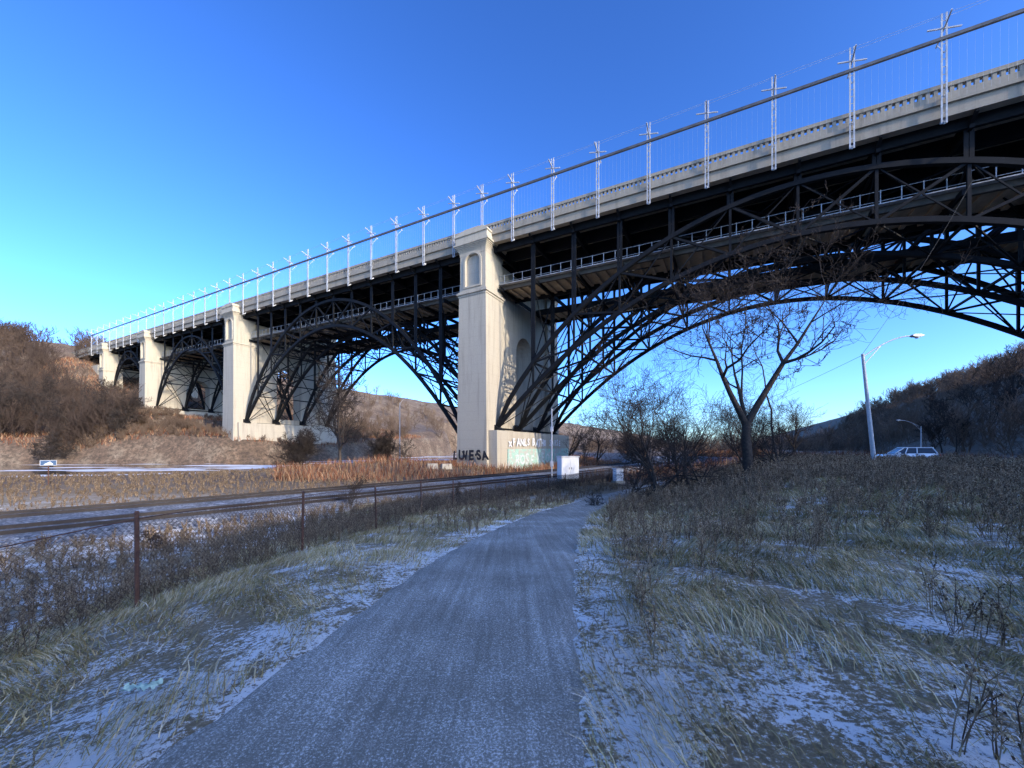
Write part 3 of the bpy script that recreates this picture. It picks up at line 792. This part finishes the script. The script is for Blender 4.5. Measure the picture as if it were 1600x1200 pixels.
blades("grass", x, y, RNG.uniform(.06, .26, n_) * (1 + .5 * clump(x, y, 1.1)), .0035 + .0011 * d_, RNG.uniform(.6, 1.3, n_), M_GRASS, "matted frosty dead grass beside the path", az)
x, y = scatter(240000, (-9, 4), (.3, 26), lambda x, y: (x < pxf(y)), 1.4)
dd_ = dpath(x, y); k = (dd_ > PW - .02) & ((dd_ > PW + .4) | (RNG.random(len(x)) < .6)); x, y = x[k], y[k]
k = (clump(x, y, 2.1) + .6 * clump(x, y + 3, 5.3) + RNG.normal(0, .35, len(x))) > .0 - .4 * (x < -3.5); x, y = x[k], y[k]
d_ = np.hypot(x, y); n_ = len(x); az = 2.4 * clump(x, y, .9) + RNG.normal(0, .7, n_)
blades("grass", x, y, RNG.uniform(.05, .2, n_), .0035 + .0011 * d_, RNG.uniform(.5, 1.3, n_), M_GRASS, "matted frosty dead grass on the verge", az)
def weedset(seed):
    r = np.random.default_rng(seed); out = []
    for _ in range(r.integers(2, 5)):
        a = r.uniform(0, 6.28); rr = r.uniform(0, .06); p = np.array([rr * math.cos(a), rr * math.sin(a), -.03]); d = np.array([r.normal(0, .16), r.normal(0, .16), 1.]); d /= np.linalg.norm(d)
        h = r.uniform(.55, 1.0)
        for i in range(4):
            q = p + d * h / 4; out.append((*p, *q, .0045, .0035)); d = d + r.normal(0, .09, 3); d /= np.linalg.norm(d); p = q
            if i > 0:
                for _ in range(3):
                    e = d + r.normal(0, .55, 3); e /= np.linalg.norm(e); t = p + e * r.uniform(.06, .2); out.append((*p, *t, .003, .002))
                    out.append((*t, *(t + e * .018 + np.array([0, 0, .012])), .009, .006))
    return np.array(out)
WS = [weedset(k) for k in range(10)]
def weeds(name, x, y, smin, smax, label, mat=M_WEED, thick=1.0):
    Vs, Fs, off = [], [], 0; zz = H(x, y, True)
    for i in range(len(x)):
        S = WS[RNG.integers(10)].copy(); sc = RNG.uniform(smin, smax); a = RNG.uniform(0, 6.28); c, s_ = math.cos(a), math.sin(a)
        S[:, :6] *= sc; S[:, 6:] *= thick * max(1, math.hypot(x[i], y[i]) * .11)
        for i0 in (0, 3):
            X_, Y_ = S[:, i0].copy(), S[:, i0 + 1].copy(); S[:, i0] = X_ * c - Y_ * s_ + x[i]; S[:, i0 + 1] = X_ * s_ + Y_ * c + y[i]; S[:, i0 + 2] += zz[i]
        V, F = tubes(S, 3); Vs.append(V); Fs.append(F + off); off += len(V)
    o = np_obj(name, np.concatenate(Vs), np.concatenate(Fs), mat); tag(o, label, "weeds", kind="stuff")
FENCE = catmull([(-6.3, 1.0), (-5.5, 5.6), (-4.95, 9), (-4.1, 14), (-2.6, 20.4), (-.2, 26), (3.2, 32), (8, 39), (14, 47)], .4)
fx = lambda y: np.interp(y, FENCE[:, 1], FENCE[:, 0])
x, y = scatter(7000, (1, 36), (1.5, 34), lambda x, y: (dpath(x, y) > PW + .5) & (x > pxf(y)) & (x < 1.45 * y + 2) & (clump(x, y, .8) + .04 * (y - 9) > -.2), .9)
weeds("weeds", x, y, .3, .8, "dry brown weeds standing in frosty grass")
x, y = scatter(3600, (8, 50), (18, 46), lambda x, y: (dpath(x, y) > PW + 1) & (polydist(x, y, ROAD) > 5.5) & (x > pxf(y)), .8)
weeds("weeds", x, y, .6, 1.1, "tall dry weeds near the road")
x, y = scatter(13000, (-20, 12), (1, 44), lambda x, y: (x < fx(y) + .3) & (polydist(x, y, TRACK) > 5.5) & (x > fx(y) - 12) & (x > -1.45 * y - 4), .85)
weeds("weeds", x, y, .25, .58, "dense brown weeds between fence and railway")
x, y = scatter(1500, (-3, 10), (10, 44), lambda x, y: (x > fx(y)) & (dpath(x, y) > PW + .2) & (x < pxf(y)), .9)
weeds("weeds", x, y, .25, .55, "dry weeds along the fence")
x, y = scatter(13000, (-110, 0), (14, 75), lambda x, y: (polydist(x, y, TRACK) > 5.8) & (polydist(x, y, RIVER) > 25) & (y > -x * .68) & (((x - TRACK[0][0]) * .66 - (y - TRACK[0][1]) * .75) < 0), 1)
k = ((x - P0[0]) * N[0] + (y - P0[1]) * N[1]) < 5
weeds("weeds", x[k], y[k], .2, .45, "brown brush beyond the railway", thick=.8)
x, y = scatter(70000, (-40, 60), (42, 130), lambda x, y: (polydist(x, y, TRACK) > 6) & (polydist(x, y, RIVER) > 25) & (polydist(x, y, ROAD) > 6) & (x > -.62 * y), 1.2)
k = clump(x, y, .25) + RNG.normal(0, .4, len(x)) > -.2; x, y = x[k], y[k]; n_ = len(x)
blades("reeds", x, y, RNG.uniform(.4, 1.4, n_) * (1 + .4 * clump(x, y, .4)), RNG.uniform(.05, .1, n_), RNG.uniform(.1, .6, n_), M_ORANGE, "sunlit orange dry reeds by the bridge pier")
x, y = scatter(80000, (-190, -30), (80, 190), lambda x, y: (polydist(x, y, RIVER) > 25) & (x > -1.45 * y), 1.0)
k = clump(x, y, .2) + RNG.normal(0, .4, len(x)) > -.3; x, y = x[k], y[k]; n_ = len(x)
blades("reeds", x, y, RNG.uniform(.5, 1.4, n_), RNG.uniform(.08, .16, n_), RNG.uniform(.1, .6, n_), M_ORANGE, "dry grass on the sunlit river bank")

# ------------------------------------------------------------------ fence
def resample(line, step, start=0):
    d = np.r_[0, np.cumsum(np.linalg.norm(np.diff(line, axis=0), axis=1))]; t = np.arange(start, d[-1], step)
    return np.stack([np.interp(t, d, line[:, 0]), np.interp(t, d, line[:, 1])], 1)
fe = empty("chain_link_fence", (float(FENCE[0][0]), float(FENCE[0][1]), Hs(*FENCE[0]))); tag(fe, "rusty chain link fence along the railway", "fence")
FI = Matrix.Translation(-Vector(fe.location))
posts = resample(FENCE, 3.45, 1.25)
for p in posts:
    z = Hs(*p); mb = MB(); a = random.uniform(-.05, .05)
    mb.cyl((p[0], p[1], z - .3), (p[0] + a, p[1], z + 1.4), .03, .028, 8); mb.cyl((p[0] + a, p[1], z + 1.4), (p[0] + a, p[1], z + 1.44), .04, .02, 8)
    o = mb.obj("fence_post", M_RUST, fe); o.matrix_parent_inverse = FI
fl = resample(FENCE, .08); fz = H(fl[:, 0], fl[:, 1], True); segs = []
K = 14
for i in range(len(fl) - K):
    p, q = fl[i], fl[i + K]; rr = .0014 + .0002 * p[1]
    segs.append((p[0], p[1], fz[i] + .05, q[0], q[1], fz[i + K] + 1.3, rr, rr)); segs.append((p[0], p[1], fz[i] + 1.3, q[0], q[1], fz[i + K] + .05, rr, rr))
V, F = tubes(np.array(segs), 3); o = np_obj("wire_mesh", V, F, M_WIRE, fe); o.matrix_parent_inverse = FI
segs = []
for i in range(0, len(fl) - 5, 5):
    segs.append((*fl[i], fz[i] + 1.32, *fl[i + 5], fz[i + 5] + 1.32, .008, .008))
V, F = tubes(np.array(segs), 6); o = np_obj("top_rail", V, F, M_RUST, fe); o.matrix_parent_inverse = FI

# ------------------------------------------------------------------ street lamps
def lamp(x, y, top, arm, lean, label):
    z = Hs(x, y); e = empty("street_lamp", (x, y, z)); tag(e, label, "street lamp", "street lamps along the road")
    hh = top - z; mb = MB(); mb.cyl((0, 0, -.2), (lean, 0, hh), .17, .1, 14); mb.cyl((0, 0, -.1), (0, 0, .5), .24, .2, 14); mb.obj("pole", M_POLE, e, smooth=False)
    mb = MB(); P = [Vector((lean, 0, hh - .25))]
    for k in range(1, 9):
        u_ = k / 8; P.append(Vector((lean + arm * u_, 0, hh - .25 + 1.7 * math.sin(u_ * math.pi / 2))))
    for a, c in zip(P[:-1], P[1:]): mb.cyl(a, c, .05, .045, 8)
    mb.beam((lean, 0, hh - 1.0), P[3], .05)
    mb.obj("arm", M_GALV, e)
    h = P[-1]; mb = MB(); sg = 1 if arm > 0 else -1
    pr = [(-.1, .05), (.1, .13), (.55, .14), (.85, .06), (.9, 0), (.6, -.1), (.1, -.1), (-.1, -.04)]
    mb.prism([(h.x + a * sg, -.17, h.z + c) for a, c in pr], (0, .34, 0)); mb.obj("lamp_head", M_GALV, e, bevel=.03)
    mb = MB(); mb.cyl((h.x + .4 * sg, 0, h.z - .2), (h.x + .4 * sg, 0, h.z - .09), .1, .17, 12); mb.obj("lens", M_WHITE, e, smooth=False)
lamp(29.3, 31, 9.3, 4.0, -1.0, "grey cobra head street lamp beside the road")
lamp(98, 92, 6.9, -5, 0, "distant cobra head street lamp beside the road")
lamp(-38, 130, 17, 2, 0, "distant street lamp beyond the arch")

# ------------------------------------------------------------------ overhead wires
def wire(p, q, sag, label):
    mb = MB(); P = []
    for k in range(25):
        u_ = k / 24; v_ = Vector(p).lerp(Vector(q), u_); v_.z -= sag * 4 * u_ * (1 - u_); P.append(v_)
    for a, c in zip(P[:-1], P[1:]): mb.cyl(a, c, .014, .014, 5, False)
    o = mb.obj("overhead_wire", M_CABLE); tag(o, label, "wire", "thin overhead wires")
wire((28.3, 31, 9.2), (30, 66, 5.2), .6, "thin black overhead wire from the lamp pole")
wire(tuple(B(-58, 1, 28)), (28.3, 31, 9.3), .6, "thin black wire from bridge down to lamp")
wire((98, 92, 6.4), (150, 88, 6), .8, "thin black overhead wire along the road")

# ------------------------------------------------------------------ car
def car(x, y, yaw):
    z = Hs(x, y) + .05; e = empty("car", (x, y, z)); e.rotation_euler = (0, 0, yaw)
    tag(e, "white sport utility car on the road beside a street lamp", "car")
    m_, nt_, b_ = new_mat("car_paint"); b_.inputs['Roughness'].default_value = .25; b_.inputs['Coat Weight'].default_value = .8
    nt_.links.new(ramp(nt_, noise(nt_, 2, 3, .5, pos(nt_)), [(.3, (.82, .81, .79)), (.7, (.88, .87, .85))]), b_.inputs['Base Color'])
    g_, ng, bg_ = new_mat("car_glass"); bg_.inputs['Base Color'].default_value = (.02, .025, .03, 1); bg_.inputs['Roughness'].default_value = .05
    r_, nr, br = new_mat("red_lens"); br.inputs['Base Color'].default_value = (.5, .02, .02, 1); br.inputs['Roughness'].default_value = .2
    st = [(-2.3, .80, .45, .95), (-2.15, .9, .32, 1.05), (-1.2, .94, .28, 1.06), (0, .95, .28, 1.04), (1.0, .94, .28, 1.0), (1.9, .9, .32, .92), (2.3, .76, .42, .72)]
    mb = MB(); V = []
    for (a, hw, z0, z1) in st:
        V += [(a, -hw * .94, z0), (a, -hw, z0 + .2), (a, -hw, (z0 + z1) / 2 + .1), (a, -hw * .93, z1), (a, hw * .93, z1), (a, hw, (z0 + z1) / 2 + .1), (a, hw, z0 + .2), (a, hw * .94, z0)]
    mb.v = V
    for i in range(len(st) - 1):
        for j in range(8): mb.f.append([i * 8 + j, i * 8 + (j + 1) % 8, (i + 1) * 8 + (j + 1) % 8, (i + 1) * 8 + j])
    mb.f.append(list(range(8))[::-1]); mb.f.append([48 + j for j in range(8)])
    mb.obj("body", m_, e, bevel=.04, smooth=False)
    mb = MB(); b0 = [(-2.05, -.85, 1.05), (1.15, -.86, 1.0), (1.15, .86, 1.0), (-2.05, .85, 1.05)]; t0 = [(-1.75, -.66, 1.6), (.35, -.66, 1.62), (.35, .66, 1.62), (-1.75, .66, 1.6)]
    mb.hexa(b0 + t0); mb.obj("window", g_, e, bevel=.03)
    mb = MB(); mb.box(-1.85, .42, -.69, .69, 1.6, 1.68)
    for sy in (-1, 1):
        for (a, c) in (((-2.07, 1.05), (-1.77, 1.62)), ((-.55, 1.02), (-.6, 1.62)), ((1.16, 1.0), (.38, 1.62)), ((.35, 1.01), (.1, 1.62))):
            mb.beam((a[0], sy * .87, a[1]), (c[0], sy * .68, c[1]), .07, .09)
    mb.obj("roof", m_, e, bevel=.03)
    for wx in (-1.4, 1.4):
        for sy in (-1, 1):
            mb = MB(); mb.cyl((wx, sy * .74, .34), (wx, sy * .965, .34), .34, .34, 24); wh = mb.obj("wheel", M_BLACK, e)
            mb = MB(); mb.cyl((wx, sy * .95, .34), (wx, sy * .985, .34), .21, .19, 16); mb.obj("rim", M_GALV, wh)
    for sy in (-1, 1):
        mb = MB(); mb.box(-2.33, -2.12, sy * .72 - .12, sy * .72 + .12, .72, .98); mb.obj("taillight", r_, e, bevel=.02)
        mb = MB(); mb.box(2.1, 2.3, sy * .66 - .12, sy * .66 + .12, .62, .76); mb.obj("headlight", M_WHITE, e, bevel=.02)
        mb = MB(); mb.box(.75, .95, sy * 1.0 - .1, sy * 1.0 + .1, .98, 1.14); mb.obj("wing_mirror", m_, e, bevel=.03)
car(41.0, 40, math.radians(155))

# ------------------------------------------------------------------ cabinet and signal mast
def cabinet(x, y, w_, d_, h_, label):
    z = Hs(x, y); e = empty("equipment_cabinet", (x, y, z)); e.rotation_euler = (0, 0, .3); tag(e, label, "cabinet", "railway equipment cabinets")
    mb = MB(); mb.box(-w_ / 2 - .1, w_ / 2 + .1, -d_ / 2 - .1, d_ / 2 + .1, -.4, .25); mb.obj("base", M_CONC, e)
    mb = MB(); mb.box(-w_ / 2, w_ / 2, -d_ / 2, d_ / 2, .25, h_); mb.obj("body", M_WHITE, e, bevel=.02)
    mb = MB(); mb.prism([(-w_ / 2 - .08, -d_ / 2 - .1, h_), (w_ / 2 + .08, -d_ / 2 - .1, h_), (w_ / 2, -d_ / 2 - .1, h_ + .12), (-w_ / 2, -d_ / 2 - .1, h_ + .12)], (0, d_ + .2, 0)); mb.obj("roof", M_GALV, e)
    for sx_ in (-1, 1):
        cx = sx_ * w_ / 4; mb = MB(); mb.box(cx - w_ / 4 + .04, cx + w_ / 4 - .04, -d_ / 2 - .03, -d_ / 2 - .002, .35, h_ - .1); dd = mb.obj("door", M_WHITE, e, bevel=.008)
        mb = MB(); mb.box(cx - sx_ * (w_ / 4 - .12) - .02, cx - sx_ * (w_ / 4 - .12) + .02, -d_ / 2 - .07, -d_ / 2 - .031, h_ * .5, h_ * .5 + .2); mb.obj("handle", M_STEEL, dd)
cabinet(5.9, 40.5, 2.0, 1.1, 2.5, "white metal railway equipment cabinet beside the fence")
cabinet(11.6, 42, .9, .7, 1.5, "small white metal cabinet beside the fence")
x, y = 4.2, 40.5; z = Hs(x, y); e = empty("signal_mast", (x, y, z)); tag(e, "slim grey railway mast beside white cabinet", "mast")
mb = MB(); mb.cyl((0, 0, -.2), (0, 0, 7.6), .08, .06, 10); mb.obj("pole", M_GALV, e)
for zz0, zz1 in ((5.2, 5.7), (1.5, 2.1)):
    mb = MB(); mb.box(-.16, .16, -.14, .14, zz0, zz1); mb.obj("junction_box", M_GALV, e, bevel=.02)

x, y = -42.5, 35.2; z = Hs(x, y); e = empty("sign", (x, y, z)); e.rotation_euler = (0, 0, .88); tag(e, "small blue and white sign on a post by the railway", "sign")
M_BLUE = flat_mat("sign_blue", (.04, .10, .2))
mb = MB(); mb.cyl((0, 0, -.2), (0, 0, 2.6), .04, .04, 8); mb.obj("post", M_RUST, e)
mb = MB(); mb.box(-.5, .5, -.07, -.045, 2.15, 2.65); mb.obj("panel", flat_mat("sign_grey", (.5, .5, .5)), e)
mb = MB(); mb.box(-.46, .46, -.078, -.072, 2.19, 2.61); mb.obj("blue_panel", M_BLUE, e)
mb = MB(); mb.prism([(-.3, -.084, 2.25), (.3, -.084, 2.25), (.1, -.084, 2.52)], (0, .005, 0)); mb.obj("emblem", M_WHITE, e)

# plastic wrapper in the grass
px_, py_ = -2.75, 2.85; z = Hs(px_, py_)
r = np.random.default_rng(4); gx, gy_ = np.meshgrid(np.linspace(-.10, .10, 14), np.linspace(-.035, .035, 7))
Vw = np.stack([gx.ravel() + r.normal(0, .004, 98) + px_, gy_.ravel() + .3 * gx.ravel() + r.normal(0, .004, 98) + py_, z + .07 + r.normal(0, .012, 98)], 1)
ii = np.arange(98).reshape(7, 14); Fw = np.stack([ii[:-1, :-1].ravel(), ii[:-1, 1:].ravel(), ii[1:, 1:].ravel(), ii[1:, :-1].ravel()], 1)
o = np_obj("plastic_wrapper", Vw, Fw, flat_mat("pale_green_plastic", (.5, .65, .5))); tag(o, "crumpled pale green plastic wrapper in frosty grass", "litter")
# concrete blocks beside the railway
for (x, y, a) in ((-11.5, 55.5, .2), (-9.6, 56.2, .5)):
    z = Hs(x, y); e_ = MB(); c_, s_ = math.cos(a), math.sin(a)
    def R(u_, v_, h): return (u_ * c_ - v_ * s_, u_ * s_ + v_ * c_, h)
    e_.hexa([R(-.8, -.4, -.2), R(.8, -.4, -.2), R(.8, .4, -.2), R(-.8, .4, -.2), R(-.72, -.28, .75), R(.72, -.28, .75), R(.72, .28, .75), R(-.72, .28, .75)])
    o = e_.obj("concrete_block", M_CONC, bevel=.04); o.location = (x, y, z); tag(o, "grey concrete block beside the railway", "concrete block", "concrete blocks by the track")
